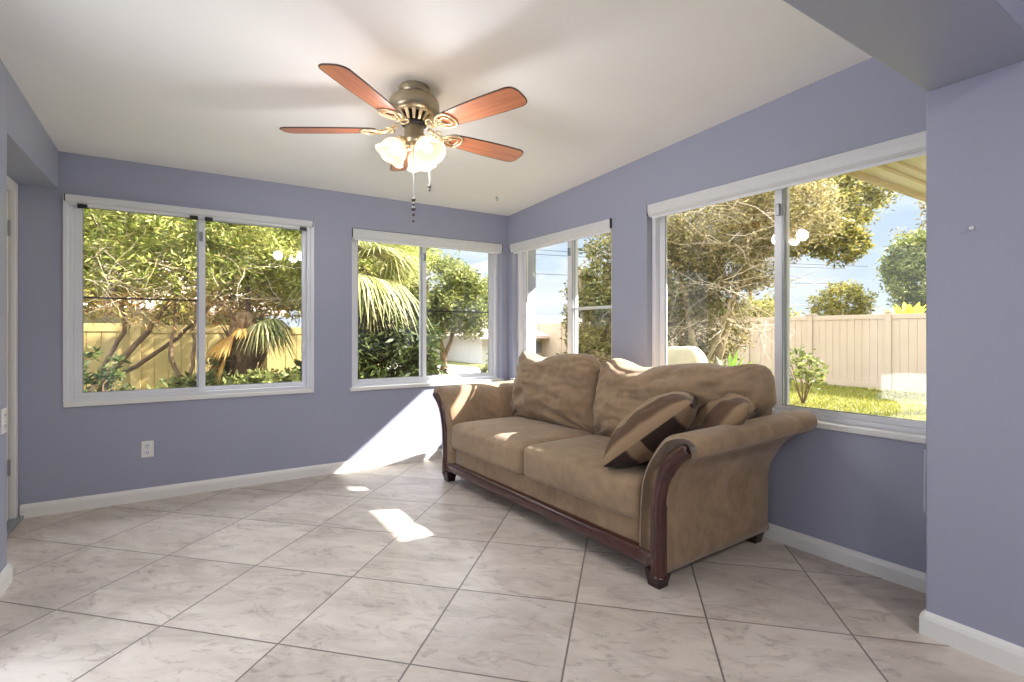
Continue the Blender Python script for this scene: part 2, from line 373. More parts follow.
# roller shades rolled up at the window heads
def roller(axis,a0,a1,zt,plane,d0,h,label,clips=(),cord=None):
    XF[0]=shear if axis=='y' else None
    def P(a,d,z): return (a,plane+d,z) if axis=='x' else (plane+d,a,z)
    root=thing('roller_shade',label,'window shade',(0,0,0),0,'rolled-up window shades')
    mb=MB(); pr=[(0,0),(0,-.02),(.008,-.03),(.03,-.034),(.052,-.03),(.058,-.02),(.058,0)]
    # cassette: curved front, extruded along the window
    sec=[(d0,zt-.002),(d0,zt-h*.45),(d0+.006,zt-h*.8),(d0+.02,zt-h),(d0+.052,zt-h),(d0+.052,zt-.002)]
    n=len(sec); vs=[P(a,d,z) for a in (a0,a1) for d,z in sec]
    mb.add(vs,[(i,(i+1)%n,n+(i+1)%n,n+i) for i in range(n)]+[tuple(range(n)),tuple(range(2*n-1,n-1,-1))])
    mb.build('cassette',M['shade'],root,bevel=.002)
    hm=MB(); zz=zt-h
    v=[]; 
    for a in (a0+.02,a1-.02):
        for d,z in ((d0+.024,zz+.004),(d0+.024,zz-.016),(d0+.034,zz-.016),(d0+.034,zz+.004)): v.append(P(a,d,z))
    hm.add(v,[(0,1,5,4),(1,2,6,5),(2,3,7,6),(3,0,4,7),(0,3,2,1),(4,5,6,7)])
    hm.build('hem_bar',M['vinyl'],root)
    for a in (a0,a1):
        e=MB(); s=-1 if a==a0 else 1
        v=[P(a+s*dd,d,z) for dd in (0,.006) for d,z in ((d0-.002,zt),(d0-.002,zt-h*.9),(d0+.05,zt-h*.9),(d0+.05,zt))]
        e.add(v,[(0,1,2,3),(7,6,5,4),(0,4,5,1),(1,5,6,2),(2,6,7,3),(3,7,4,0)]); ob=e.build('end_cap',M['dark'],root)
    for c in clips:
        e=MB(); v=[P(a,d,z) for a in (c-.026,c+.026) for d,z in ((d0+.012,zt-h-.004),(d0+.012,zt-h-.032),(d0+.03,zt-h-.032),(d0+.03,zt-h-.004))]
        e.add(v,[(0,1,5,4),(1,2,6,5),(2,3,7,6),(3,0,4,7),(0,3,2,1),(4,5,6,7)]); ob=e.build('bracket',M['black'],root,bevel=.002); ob['label']='black clip'
    if cord:
        e=MB(); pts=[]
        for i in range(30):
            z=zt-h-(zt-h-cord[1])*i/29; pts.append(P(cord[0]+.004*math.sin(i*.9),-.012,z))
        e.tube(pts,.0035,6); e.tube([P(cord[0]+.02,-.012,cord[1]+.3),P(cord[0]+.022,-.012,cord[1]+.02),P(cord[0]+.01,-.012,cord[1]),P(cord[0],-.012,cord[1]+.01)],.0035,6)
        e.build('cord',M['vinyl'],root)
    XF[0]=None
    return root
roller('x',W1[0]-.005,W1[1]+.005,HEAD+.006,VB,-.042,.052,'long white roller shade with black clips rolled up over the leftmost window',clips=(-.615,.02,.115,.78))
roller('x',W2[0]+.008,W2[1]+.0,HEAD-.008,VB,-.005,.085,'white roller shade rolled up over back wall window nearest the room corner')
roller('y',W3[0]+.008,W3[1]+.03,HEAD-.012,UW,-.015,.085,'white roller shade rolled up over narrow side window behind left end of sofa')
roller('y',W4[0]+.03,W4[1]-.015,HEAD+.018,UW,-.010,.088,'wide white roller shade rolled up over large side window, cord at its right end',cord=(.925,.36))
# ------------------------------------------------------------------ door in the left recess
XF[0]=None
d=bpy.data.objects.new('door_1',None); C.objects.link(d); struct(d)
mb=MB(); mb.box(-.99,-.935,VB-.05,VB-.003,0,2.148); mb.box(-.99,-.935,3.338,3.40,0,2.148); mb.box(-.99,-.935,3.40,VB-.05,2.09,2.148); mb.build('door_frame',M['trim'],d,bevel=.004)
mb=MB(); mb.box(-1.01,-.965,3.42,VB-.065,.02,2.085); mb.build('door_panel',M['door'],d,bevel=.004)
mb=MB(); mb.box(-.985,-.968,VB-.064,VB-.051,.02,2.09); mb.box(-.985,-.968,3.40,VB-.056,2.082,2.094); mb.build('weather_strip',M['dark'],d)
mb=MB(); mb.box(-1.0,-.905,3.338,VB-.004,0,.020); mb.build('threshold',M['alu'],d,bevel=.004)
for zz in (.35,1.85): MB().lathe([(0,-.05),(.009,-.05),(.009,.05),(0,.05)],12,Matrix.Translation((-.962,VB-.085,zz))).build('hinge',M['alu'],d)
mb=MB(); mb.box(-.966,-.95,4.20,4.225,.25,1.22); mb.build('panel_moulding',M['trim'],d,bevel=.003)
# ------------------------------------------------------------------ electrical outlets
def outlet(loc,rz,label):
    r=thing('wall_outlet',label,'outlet',loc,rz)
    MB().box(-.036,.036,-.007,0,-.058,.058).build('cover_plate',M['trim'],r,bevel=.004)
    for zz in (-.025,.025):
        s=MB().box(-.017,.017,-.010,-.005,zz-.014,zz+.014).build('socket',M['vinyl'],r,bevel=.004)
        k=MB(); k.box(-.008,-.005,-.0108,-.0098,zz-.002,zz+.008); k.box(.005,.008,-.0108,-.0098,zz-.002,zz+.008); k.box(-.002,.002,-.0108,-.0098,zz-.010,zz-.006); k.build('slots',M['black'],s)
    MB().lathe([(0,-.001),(.003,-.001),(.003,.001),(0,.001)],10,Matrix.Translation((0,-.0075,0))@Matrix.Rotation(PI/2,4,'X')).build('screw',M['alu'],r)
    return r
outlet((-.26,VB,.365),0,'white duplex wall outlet on lavender wall below the leftmost window')
outlet((-.74,3.262,.785),PI/2,'white outlet plate on end of left wall beside the door')
# ------------------------------------------------------------------ ceiling hook, nail
cz=ceil_z(4.1)
r=thing('ceiling_hook','small white metal hook in the ceiling near the room corner','hook',(2.34,3.94,ceil_z(3.94)))
MB().lathe([(0,0),(.012,0),(.010,-.006),(.003,-.008),(0,-.008)],16).build('hook_base',M['vinyl'],r,smooth=True)
pts=[(0,0,-.006)]+[(.012*math.sin(a),0,-.024-.014*math.cos(a)+.002) for a in [i*PI/8 for i in range(0,13)]]
MB().tube(pts,.0022,8).build('hook_loop',M['alu'],r,smooth=True)
r=tag(MB().lathe([(0,0),(.004,0),(.0045,.004),(.009,.010),(.007,.017),(0,.019)],14).build('wall_nail',M['vinyl'],smooth=True,loc=(2.462,.672,1.586),rot=(0,-PI/2,0)),'tiny white plastic anchor in the lavender column wall at right','wall anchor')
# ------------------------------------------------------------------ ceiling fan
FX,FY=1.003,2.550; FZ=ceil_z(FY)
fan=thing('ceiling_fan','five-blade ceiling fan with wooden blades, brass motor and three lit glass shades','ceiling fan',(FX,FY,FZ))
def L(z): return z-FZ
MB().lathe([(0,.004),(.080,.004),(.083,-.004),(.083,-.030),(.076,-.042),(.066,-.050),(0,-.050)],40).build('canopy',M['brass'],fan,smooth=True)
MB().lathe([(0,-.046),(.080,-.046),(.112,-.054),(.130,-.072),(.134,-.090),(.134,-.120),(.126,-.138),(.10,-.146),(0,-.146)],48).build('motor_housing',M['brass'],fan,smooth=True)
mb=MB()
for k in range(16):
    a=2*PI*k/16; m=Matrix.Rotation(a,4,'Z')
    q=[Vector((.106,-.010,-.144)),Vector((.106,.010,-.144)),Vector((.070,.006,-.186)),Vector((.070,-.006,-.186)),Vector((.098,-.010,-.140)),Vector((.098,.010,-.140)),Vector((.060,.006,-.182)),Vector((.060,-.006,-.182))]
    mb.add([m@p for p in q],[(0,1,2,3),(4,7,6,5),(0,4,5,1),(1,5,6,2),(2,6,7,3),(3,7,4,0)])
mb.build('vent_ring',M['gold'],fan)
MB().lathe([(0,-.14),(.085,-.144),(.058,-.182),(.064,-.186),(.066,-.198),(.052,-.204),(0,-.204)],40).build('flywheel',M['black'],fan,smooth=True)
MB().lathe([(0,-.20),(.048,-.20),(.051,-.206),(.051,-.262),(.056,-.268),(.058,-.282),(.045,-.294),(.02,-.300),(0,-.302)],40).build('switch_housing',M['brass'],fan,smooth=True)
MB().lathe([(0,-.298),(.022,-.300),(.024,-.312),(.012,-.324),(0,-.328)],24).build('finial',M['gold'],fan,smooth=True)
BZ=L(2.272)
def blade_outline():
    pts=[]; r0,r1=.20,.698
    def w(t): return .052+.020*math.sin(min(1,t*1.15)*PI/2)
    up=[]
    n=16
    for i in range(n+1):
        t=i/n; x=r0+(r1-r0-.05)*t; ww=w(t)
        if i==0: ww*=.75
        up.append((x,ww))
    cx=r1-.05; wt=w(1)
    arc=[(cx+.05*math.sin(a),wt*(math.cos(a)**.62 if math.cos(a)>0 else 0)) for a in [PI/2*k/8 for k in range(1,9)]]
    up+=arc
    return up+[(x,-y) for x,y in reversed(up[:-1])]
bo=blade_outline()
def make_blade():
    n=len(bo); mb=MB(); th=.006
    vs=[(x,y,-th/2) for x,y in bo]+[(x,y,th/2) for x,y in bo]
    mb.add(vs,[tuple(range(n-1,-1,-1)),tuple(range(n,2*n))]+[(i,(i+1)%n,n+(i+1)%n,n+i) for i in range(n)])
    return mb
b0=make_blade()
def iron():
    mb=MB()
    pts=smoothpath([(.085,0,.024),(.12,0,.012),(.15,0,-.004),(.175,0,-.008)],5); mb.tube(pts,[.012,.010]*0 or [.011]*len(pts),8)
    # outer fan-shaped ring under the blade root
    ring=smoothpath([(.165,-.012,-.008),(.20,-.045,-.008),(.245,-.056,-.008),(.272,-.040,-.008),(.283,0,-.008),(.272,.040,-.008),(.245,.056,-.008),(.20,.045,-.008),(.165,.012,-.008)],5)
    mb.tube(ring,.0062,6)
    inner=smoothpath([(.205,-.004,-.009),(.225,-.026,-.009),(.25,-.030,-.009),(.258,0,-.009),(.25,.030,-.009),(.225,.026,-.009),(.205,.004,-.009)],4)
    mb.tube(inner,.0045,6)
    mb.tube([(.165,0,-.008),(.21,0,-.009)],.006,6)
    for s in(-1,1): mb.tube([(.17,s*.012,-.008),(.21,s*.024,-.009),(.235,s*.030,-.009)],.0045,6)
    # scroll between motor and ring
    for s in(-1,1): mb.tube([(.13+.022*math.cos(a),s*(.018+.018*math.sin(a)),-.002+.010*math.sin(a)) for a in [i*PI/5 for i in range(0,9)]],.004,6)
    return mb
ir=iron()
for k in range(5):
    a=R_(3.7+72*k)
    b=MB(); b.v=list(b0.v); b.f=list(b0.f)
    bl=b.build('blade',[M['blade']],fan,bevel=.0015)
    bl.location=(0,0,BZ); bl.rotation_euler=Matrix.Rotation(a,3,'Z').to_euler()
    bl.rotation_euler=(Matrix.Rotation(a,3,'Z')@Matrix.Rotation(R_(-11),3,'X')).to_euler()
    q=MB(); q.v=list(ir.v); q.f=list(ir.f); q.build('blade_bracket',M['gold'],bl,smooth=True)
    e=MB(); n=len(bo); oo=[(x,y,.0) for x,y in bo]; e.tube(oo+[oo[0]],.0038,6); e.build('edge_band',M['blade_edge'],bl)
# three tulip shades
for k in range(3):
    a=R_(50+120*k); dirv=Vector((math.cos(a),math.sin(a),0))
    arm=MB().tube(smoothpath([dirv*.040+Vector((0,0,-.275)),dirv*.056+Vector((0,0,-.272)),dirv*.066+Vector((0,0,-.284))],5),.008,8).build('lamp_arm',M['gold'],fan,smooth=True)
    tilt=R_(34); axis=Vector((-math.sin(a),math.cos(a),0))
    # local -Z opens downward; tilt outward
    rot=Matrix.Rotation(-tilt,4,axis)
    base=dirv*.062+Vector((0,0,-.278))
    m=Matrix.Translation(base)@rot
    MB().lathe([(0,.004),(.022,.004),(.026,-.010),(.028,-.030),(.0,-.030)],24,m).build('socket_cup',M['gold'],fan,smooth=True)
    # scalloped tulip
    mb=MB(); n=48; prof=[(.026,-.018),(.040,-.028),(.058,-.046),(.068,-.070),(.070,-.092),(.074,-.108),(.084,-.122)]
    prof=[(p.x,p.y) for p in smoothpath([(r,z,0) for r,z in prof],4)]
    vs=[];
    for (rr,zz) in prof:
        wv=max(0,(-zz-.075)/.05)
        for j in range(n):
            an=2*PI*j/n; r2=rr*(1+.05*wv*math.cos(6*an)); vs.append(m@Vector((r2*math.cos(an),r2*math.sin(an),zz+.006*wv*math.cos(6*an))))
    mb.add(vs,[(i*n+j,i*n+(j+1)%n,(i+1)*n+(j+1)%n,(i+1)*n+j) for i in range(len(prof)-1) for j in range(n)])
    sh=mb.build('glass_shade',M['shade_glass'],fan,smooth=True)
    bm=MB().lathe([(0,-.030),(.012,-.032),(.014,-.048),(.024,-.066),(.026,-.080),(.018,-.096),(0,-.102)],20,m)
    bm.build('bulb',M['bulb'],fan,smooth=True)
    lp=bpy.data.lights.new('bulb_light','POINT'); lp.energy=3.4; lp.color=(.97,.96,1.0); lp.shadow_soft_size=.05
    lo=bpy.data.objects.new('bulb_light',lp); C.objects.link(lo); p=m@Vector((0,0,-.15)); lo.location=(FX+p.x,FY+p.y,FZ+p.z)
def chain(x,y,z0,z1,beads,nm):
    mb=MB(); z=z0
    mb.tube([(x,y,z0),(x,y,z1)],.0016,6)
    o=mb.build('pull_chain',M['alu'],fan)
    for (zz,rr) in beads:
        s=MB().lathe([(0,rr),(rr*.7,rr*.7),(rr,0),(rr*.7,-rr*.7),(0,-rr)],12,Matrix.Translation((x,y,zz))).build(nm,M['dark'],o,smooth=True)
fr=Vector((.844,-.536,0)); 
pc=fr*(-.004)
chain(pc.x,pc.y,-.30,L(1.785),[(L(1.905),.013),(L(1.880),.008),(L(1.855),.013),(L(1.825),.009),(L(1.79),.007)],'chain_bead')
pc=fr*(.075)+Vector((.02,.03,0)); chain(pc.x*1.0,pc.y*1.0,-.27,L(1.99),[(L(1.985),.011),(L(1.965),.008)],'chain_bead')
# ------------------------------------------------------------------ sofa
TH=math.atan2(-1,.05)
CF=Vector((1.787,2.685,0))
sofa=thing('sofa','tan microsuede two-seat sofa with flared arms and dark cherry wood trim','sofa',CF,TH)
def soft_box(w,dp,h,r,crown=0,n=14,wob=.0,seed=0,front=0):
    """rounded cushion centred on origin in x,y; z from 0 to h"""
    vs=[];fs=[];idx={}
    def P(i,j,k):
        key=(i,j,k)
        if key in idx: return idx[key]
        p=Vector((i/n*2-1,j/n*2-1,k/n*2-1))
        q=Vector((p.x*w/2,p.y*dp/2,p.z*h/2))
        inn=Vector((max(-w/2+r,min(w/2-r,q.x)),max(-dp/2+r,min(dp/2-r,q.y)),max(-h/2+r,min(h/2-r,q.z))))
        dd=q-inn
        if dd.length>1e-6: q=inn+dd.normalized()*r
        env=(1-p.x**4)*(1-p.y**4)
        if p.z>0: q.z+=crown*env*p.z
        else: q.z+=crown*.15*env*p.z
        if front and p.y<0: q.y-=front*(1-p.z**2)*(1-p.x**6)*(-p.y)
        if wob: q+=Vector((0,0,1))*wob*env*noise.noise(Vector((q.x*4+seed,q.y*4,q.z*2)))
        q.z+=h/2
        idx[key]=len(vs); vs.append(tuple(q)); return idx[key]
    for a in range(n):
        for b in range(n):
            for side in (0,n):
                f1=[(side,a,b),(side,a+1,b),(side,a+1,b+1),(side,a,b+1)]
                f2=[(a,side,b),(a+1,side,b),(a+1,side,b+1),(a,side,b+1)]
                f3=[(a,b,side),(a+1,b,side),(a+1,b+1,side),(a,b+1,side)]
                for ix,f in enumerate((f1,f2,f3)):
                    g=[P(*x) for x in f]
                    flip=(side==0)^(ix==1)
                    fs.append(tuple(reversed(g)) if flip else tuple(g))
    mb=MB(); mb.add(vs,fs); return mb
def shift(mb,d): mb.v=[(v[0]+d[0],v[1]+d[1],v[2]+d[2]) for v in mb.v]; return mb
# body under the seats
shift(soft_box(1.88,.90,.22,.02,0,12),(0,.475,.075)).build('seat_base',M['suede'],sofa,smooth=True)
# wooden rail along the front (bulged section)
def sweep(path,width,depth,y0,y1,nsec=8):
    """path of (x,z); bulged strip whose front is at y0-depth"""
    P=[Vector((p[0],0,p[1])) for p in path]; m=len(P); mb=MB(); vs=[]; ns=nsec+1
    for i,p in enumerate(P):
        d=(P[min(i+1,m-1)]-P[max(i-1,0)]).normalized(); nrm=Vector((d.z,0,-d.x))
        w=width[i] if hasattr(width,'__len__') else width
        for k in range(ns):
            a=PI*k/nsec; o=nrm*(w/2*math.cos(a)); vs.append((p.x+o.x,y0-depth*math.sin(a)**.7 if 0<k<nsec else y0,p.z+o.z))
        o=nrm*(w/2)
        vs.append((p.x-o.x,y1,p.z-o.z)); vs.append((p.x+o.x,y1,p.z+o.z))
    t=ns+2; fs=[]
    for i in range(m-1):
        for k in range(t): fs.append((i*t+k,i*t+(k+1)%t,(i+1)*t+(k+1)%t,(i+1)*t+k))
    fs.append(tuple(range(t))); fs.append(tuple((m-1)*t+k for k in reversed(range(t))))
    return mb.add(vs,fs)
sweep([(-1.06+2.12*i/20,.125) for i in range(21)],.078,.030,.012,.06).build('front_rail',M['cherry'],sofa,smooth=True)
arm_prof=[(1.085,.075),(1.085,.22),(1.085,.32),(1.092,.42),(1.115,.51),(1.155,.585),(1.205,.63),(1.25,.645),(1.278,.665),(1.283,.695),(1.262,.728),(1.215,.745),(1.15,.738),(1.085,.705),(1.03,.64),(.985,.565),(.955,.48),(.94,.38),(.935,.25),(.935,.075)]
ap=[(p.x,p.y) for p in smoothpath([(a,b,0) for a,b in arm_prof],3)]
def arm(sgn):
    mb=MB(); n=len(ap); vs=[]
    ctr=[]
    for i in range(n):
        a=Vector(ap[i-1]); b=Vector(ap[(i+1)%n]); d=(b-a); 
        nn=Vector((d.y,-d.x)).normalized(); ctr.append(nn)
    ys=[(0,.020),(.006,.008),(.02,.0),(.10,.0),(.2,0),(.35,0),(.5,0),(.65,0),(.80,0),(.93,.0),(.944,.008),(.952,.02)]
    for y,ins in ys:
        for (x,z),nn in zip(ap,ctr):
            X=x-nn.x*ins; Z=z-nn.y*ins
            if Z<.072: Z=.072
            lift=(.035 if sgn>0 else .0)*max(0,(Z-.45)/.28)*(y/.95)**1.1
            fl=.075*max(0,(Z-.45)/.28)*(y/.95)
            # soft wobble of the upholstery
            wb=.004*noise.noise(Vector((x*6,y*5,z*6+sgn*9)))
            vs.append((sgn*(X+fl+wb),y,Z+lift))
    m=len(ys); fs=[]
    for i in range(m-1):
        for k in range(n):
            f=(i*n+k,i*n+(k+1)%n,(i+1)*n+(k+1)%n,(i+1)*n+k); fs.append(f if sgn>0 else tuple(reversed(f)))
    fs.append(tuple(range(n))); fs.append(tuple((m-1)*n+k for k in range(n)))
    return mb.add(vs,fs)
wp=smoothpath([(1.052,.055,0),(1.052,.16,0),(1.052,.28,0),(1.056,.40,0),(1.076,.50,0),(1.112,.58,0),(1.158,.635,0),(1.205,.668,0),(1.232,.680,0)],4)
wd=[.068]*len(wp)
for i in range(len(wp)):
    t=i/(len(wp)-1)
    if t>.9: wd[i]=.068*(1-((t-.9)/.1)**2*.55)
for sgn in (1,-1):
    arm(sgn).build('arm',M['suede'],sofa,smooth=True)
    sweep([(sgn*p.x,p.y) for p in wp],wd,.036,.012,.03).build('arm_wood_trim',M['cherry'],sofa,smooth=True)
def foot(x,y):
    mb=MB(); 
    v=[]
    for z,s in ((0,.034),(.02,.036),(.05,.043),(.080,.046)):
        v+=[(x-s,y-s,z),(x+s,y-s,z),(x+s,y+s,z),(x-s,y+s,z)]
    fs=[(3,2,1,0),(12,13,14,15)]
    for i in range(3):
        for k in range(4): fs.append((i*4+k,i*4+(k+1)%4,(i+1)*4+(k+1)%4,(i+1)*4+k))
    return mb.add(v,fs)
for x,y in ((1.035,.03),(-1.035,.03),(1.02,.89),(-1.02,.89)): foot(x,y).build('foot',M['foot'],sofa,bevel=.006)
# back frame
mb=soft_box(2.22,.22,.80,.105,.0,20)
mb.v=[(v[0]*(.80+.225*max(0,min(1,(v[2]-.28)/.30))),v[1]+.04*(v[2]-.4)/.8,v[2]) for v in mb.v]
shift(mb,(0,.835,.115)).build('back_frame',M['suede'],sofa,smooth=True)
# seat cushions
shift(soft_box(.942,.68,.205,.042,.024,24,.006,1,.02),(.466,.330,.272)).build('seat_cushion',M['suede2'],sofa,smooth=True)
shift(soft_box(.942,.68,.205,.042,.024,24,.006,5,.02),(-.476,.330,.272)).build('seat_cushion',M['suede2'],sofa,smooth=True)
def pillow(w,h,t,seed=0,wr=.012,pinch=.05,n=34,p=2.6,sag=None):
    """floppy pillow in local x,y with thickness along z"""
    mb=MB(); vs=[];fs=[];ids={}
    for side in (0,1):
        for i in range(n+1):
            for j in range(n+1):
                if side and (i in(0,n) or j in (0,n)): ids[(1,i,j)]=ids[(0,i,j)]; continue
                s=i/n*2-1; q=j/n*2-1
                s=math.sin(s*PI/2)*.35+s*.65; q=math.sin(q*PI/2)*.35+q*.65
                env=max(0,(1-abs(s)**p)*(1-abs(q)**p))
                th=t/2*env**.5
                x=w/2*s*(1-pinch*(1-q*q)); y=h/2*q*(1-pinch*(1-s*s))
                z=th*(1 if side==0 else -1)
                nz=noise.fractal(Vector((s*1.6+seed,q*1.6,side*3.3)),.8,2.1,4)
                ridge=abs(noise.noise(Vector((s*2.4+q*1.1+seed*2,q*2.2-s*.6,side*5+seed))))
                z+=(1 if side==0 else -1)*env**.5*wr*(nz*1.2-ridge*1.6+.5)
                # corner puckers
                rc=math.hypot(1-abs(s),1-abs(q))
                z+=wr*.7*math.exp(-rc*2.2)*math.sin(math.atan2(1-abs(q),1-abs(s)+1e-6)*14+seed)*env**.25
                if sag: x,y,z=sag(s,q,x,y,z)
                ids[(side,i,j)]=len(vs); vs.append((x,y,z))
    for side in (0,1):
        for i in range(n):
            for j in range(n):
                f=(ids[(side,i,j)],ids[(side,i+1,j)],ids[(side,i+1,j+1)],ids[(side,i,j+1)])
                fs.append(f if side==0 else tuple(reversed(f)))
    return mb.add(vs,fs)
def place(mb,M4): mb.v=[tuple(M4@Vector(v)) for v in mb.v]; return mb
# back cushions (loose, slouched): local x->sofa x, y->up, z->toward the front
def upright(cx,cy,cz,lean,roll=0,yaw=0):
    m=Matrix(((1,0,0,0),(0,0,-1,0),(0,1,0,0),(0,0,0,1)))
    return Matrix.Translation((cx,cy,cz))@Matrix.Rotation(yaw,4,'Z')@Matrix.Rotation(-lean,4,'X')@Matrix.Rotation(roll,4,'Y')@m
def sagL(s,q,x,y,z):
    if q>0: y+=-.045*q*math.exp(-((s+.35)/.4)**2)-.12*q*max(0,(s-.6)/.4)**2
    return x,y,z+.02*s*q
def sagR(s,q,x,y,z):
    if s>0:
        k=max(0,min(1,(.32-q)/.6)); x-=.20*s*k*k*(3-2*k); x+=.025*s**3*(1-q*q)-.045*s**4*q**6; y-=.03*s**6*q**5
    if q>0: y+=-.06*q*math.exp(-((s+.42)/.3)**2)-.035*q*math.exp(-((s)/.4)**2)-.11*q*max(0,(-s-.68)/.32)**2+.008*q*max(0,s)**3-.03*q*math.exp(-((s-.62)/.2)**2)
    return x,y,z
bc=place(pillow(1.02,.60,.34,3,.034,.03,56,3.4,sagL),upright(-.52,.71,.745,R_(8),0)).build('back_cushion',M['suede2'],sofa,smooth=True)
bc=place(pillow(1.23,.60,.36,11,.034,.008,56,3.8,sagR),upright(.60,.70,.745,R_(8),0)).build('back_cushion',M['suede2'],sofa,smooth=True)
# throw pillows (rest on the sofa: things of their own), axes given in world space
def throw(center,xa,ya,mb,name,label,mat):
    xa=Vector(xa).normalized(); ya=Vector(ya); ya=(ya-xa*ya.dot(xa)).normalized(); za=xa.cross(ya)
    o=mb.build(name,mat,smooth=True)
    o.matrix_world=Matrix(((xa.x,ya.x,za.x,center[0]),(xa.y,ya.y,za.y,center[1]),(xa.z,ya.z,za.z,center[2]),(0,0,0,1)))
    return tag(o,label,'pillow',None)
o=throw((2.10,1.90,.68),(.45,-.62,.62),(.88,.45,.1),pillow(.56,.46,.25,21,.010,.03,36,2.4),'throw_pillow','plump brown and tan striped throw pillow in front, leaning on near sofa arm',M['plaid']); o['group']='throw pillows at the near arm'
def crum(s,q,x,y,z): return x,y,z+.05*math.sin(s*2.2+q*1.2)*(1 if s>0 else .3)
o=throw((2.30,1.70,.655),(.40,-.72,.55),(.9,.35,.05),pillow(.60,.46,.19,33,.02,.06,30,2.4,crum),'throw_pillow','crumpled dark brown plaid throw pillow wedged behind the front one',M['plaid']); o['group']='throw pillows at the near arm'
# ------------------------------------------------------------------ outdoors
GZ=-.25
o=MB().box(-14,60,-12,60,GZ-.2,GZ).build('ground',M['lawn']); struct(o)
o=MB().box(4.9,9.6,9.8,26,GZ-.05,GZ+.02).build('driveway',M['concrete']); struct(o)
o=MB().box(-13,-1.25,-9,6.0,GZ-.05,-.06).build('bounce_slab',M['bounce_slab']); struct(o)  # unseen pale slab added outside to bounce light up to the ceiling
# eaves: sunroom eave over the side windows and the old house roof that reaches further out
mb=MB()
v=[(3.02,1.40,2.46),(4.08,1.40,2.46),(4.08,4.9,2.44),(3.02,4.9,2.44),(3.02,1.40,2.62),(4.08,1.40,2.50),(4.08,4.9,2.48),(3.02,4.9,2.60)]
mb.add(v,[(0,3,2,1),(4,5,6,7),(0,1,5,4),(1,2,6,5),(2,3,7,6),(3,0,4,7)])
o=mb.build('roof_eave',M['soffit'],bevel=.004); struct(o)
mb=MB(); mb.box(-1.2,3.1,-4.5,5.0,2.86,2.98); mb.box(-1.2,3.0,4.3,5.0,2.5,2.86); o=mb.build('roof_slab',M['roofing']); struct(o)
mb=MB(); v=[(3.15,1.50,2.20),(9.5,1.50,2.20),(9.5,-5,2.20),(3.15,-5,2.20),(3.15,1.50,2.235),(9.5,1.50,2.235),(9.5,-5,3.6),(3.15,-5,3.6)]
mb.add(v,[(0,3,2,1),(4,5,6,7),(0,1,5,4),(1,2,6,5),(2,3,7,6),(3,0,4,7)])
o=mb.build('roof_overhang',M['soffit']); struct(o)
mb=MB(); mb.box(3.15,9.52,1.50,1.53,2.165,2.24); mb.box(3.15,9.5,1.36,1.385,2.185,2.202); mb.box(3.15,9.5,1.28,1.292,2.185,2.202); o=mb.build('roof_fascia',M['fascia'],bevel=.004); struct(o)
# fences
def fence(name,label,axis,fix,a0,a1,ztop,mat,step=1.85,slope=0,board=.17,zt_post=.06,cat='fence'):
    r=thing(name,label,cat,(0,0,0))
    def bx(mb,a,b,d0,d1,z0,z1):
        if axis=='x': mb.box(a,b,fix+d0,fix+d1,z0,z1)
        else: mb.box(fix+d0,fix+d1,a,b,z0,z1)
    n=int(round((a1-a0)/step))
    for k in range(n+1):
        a=a0+step*k; z=ztop+slope*(a-a0)
        mb=MB(); bx(mb,a-.063,a+.063,-.063,.063,GZ,z+zt_post); bx(mb,a-.078,a+.078,-.078,.078,z+zt_post,z+zt_post+.025); mb.build('post',mat,r,bevel=.006)
        if k<n:
            mb=MB(); z=ztop+slope*(a+step/2-a0)
            bx(mb,a+.06,a+step-.06,-.025,.025,z-.12,z); bx(mb,a+.06,a+step-.06,-.025,.025,GZ+.05,GZ+.19)
            m=int((step-.12)/board); w=(step-.12)/m
            for j in range(m): bx(mb,a+.06+j*w+.004,a+.06+(j+1)*w-.004,-.013,.013,GZ+.19,z-.12)
            bx(mb,a+.06,a+step-.06,-.004,.004,GZ+.19,z-.12)
            mb.build('panel',mat,r,bevel=.003)
    return r
fence('vinyl_fence','cream board fence beyond the garden shrubs outside the leftmost window','x',9.5,-4.4,2.9,1.36,M['fence_cream'],slope=-.012)
fence('vinyl_fence','tall off-white vinyl privacy fence across the lawn outside the large side window','y',14.4,3.65,20.5,1.64,M['fence_white'],zt_post=.03)
# vegetation generators
rng=np.random.default_rng(5)
def leaf_mesh(name,pos,size,mat,parent,aspect=2.6,up=.3,droop=0,curl=.25):
    n=len(pos); a=rng.normal(size=(n,3)); a[:,2]=a[:,2]*.7-droop; a/=np.linalg.norm(a,axis=1)[:,None]
    b=rng.normal(size=(n,3)); b-= (b*a).sum(1)[:,None]*a; b/=np.linalg.norm(b,axis=1)[:,None]
    c=np.cross(a,b)
    L=(size*(.6+.8*rng.random(n)))[:,None]; W=L/aspect
    p=pos
    v0=p; v1=p+a*L*.5+b*W*.5+c*W*curl; v2=p+a*L; v3=p+a*L*.5-b*W*.5+c*W*curl; 
    vs=np.stack([v0,v1,v2,v3],1).reshape(-1,3).astype(np.float32)
    me=bpy.data.meshes.new(name); me.vertices.add(4*n); me.vertices.foreach_set('co',vs.ravel())
    me.loops.add(4*n); me.loops.foreach_set('vertex_index',np.arange(4*n,dtype=np.int32))
    me.polygons.add(n); me.polygons.foreach_set('loop_start',np.arange(0,4*n,4,dtype=np.int32)); me.polygons.foreach_set('loop_total',np.full(n,4,dtype=np.int32))
    me.update(calc_edges=True); me.validate(); me.materials.append(mat)
    o=bpy.data.objects.new(name,me); C.objects.link(o)
    if parent: o.parent=parent
    return o
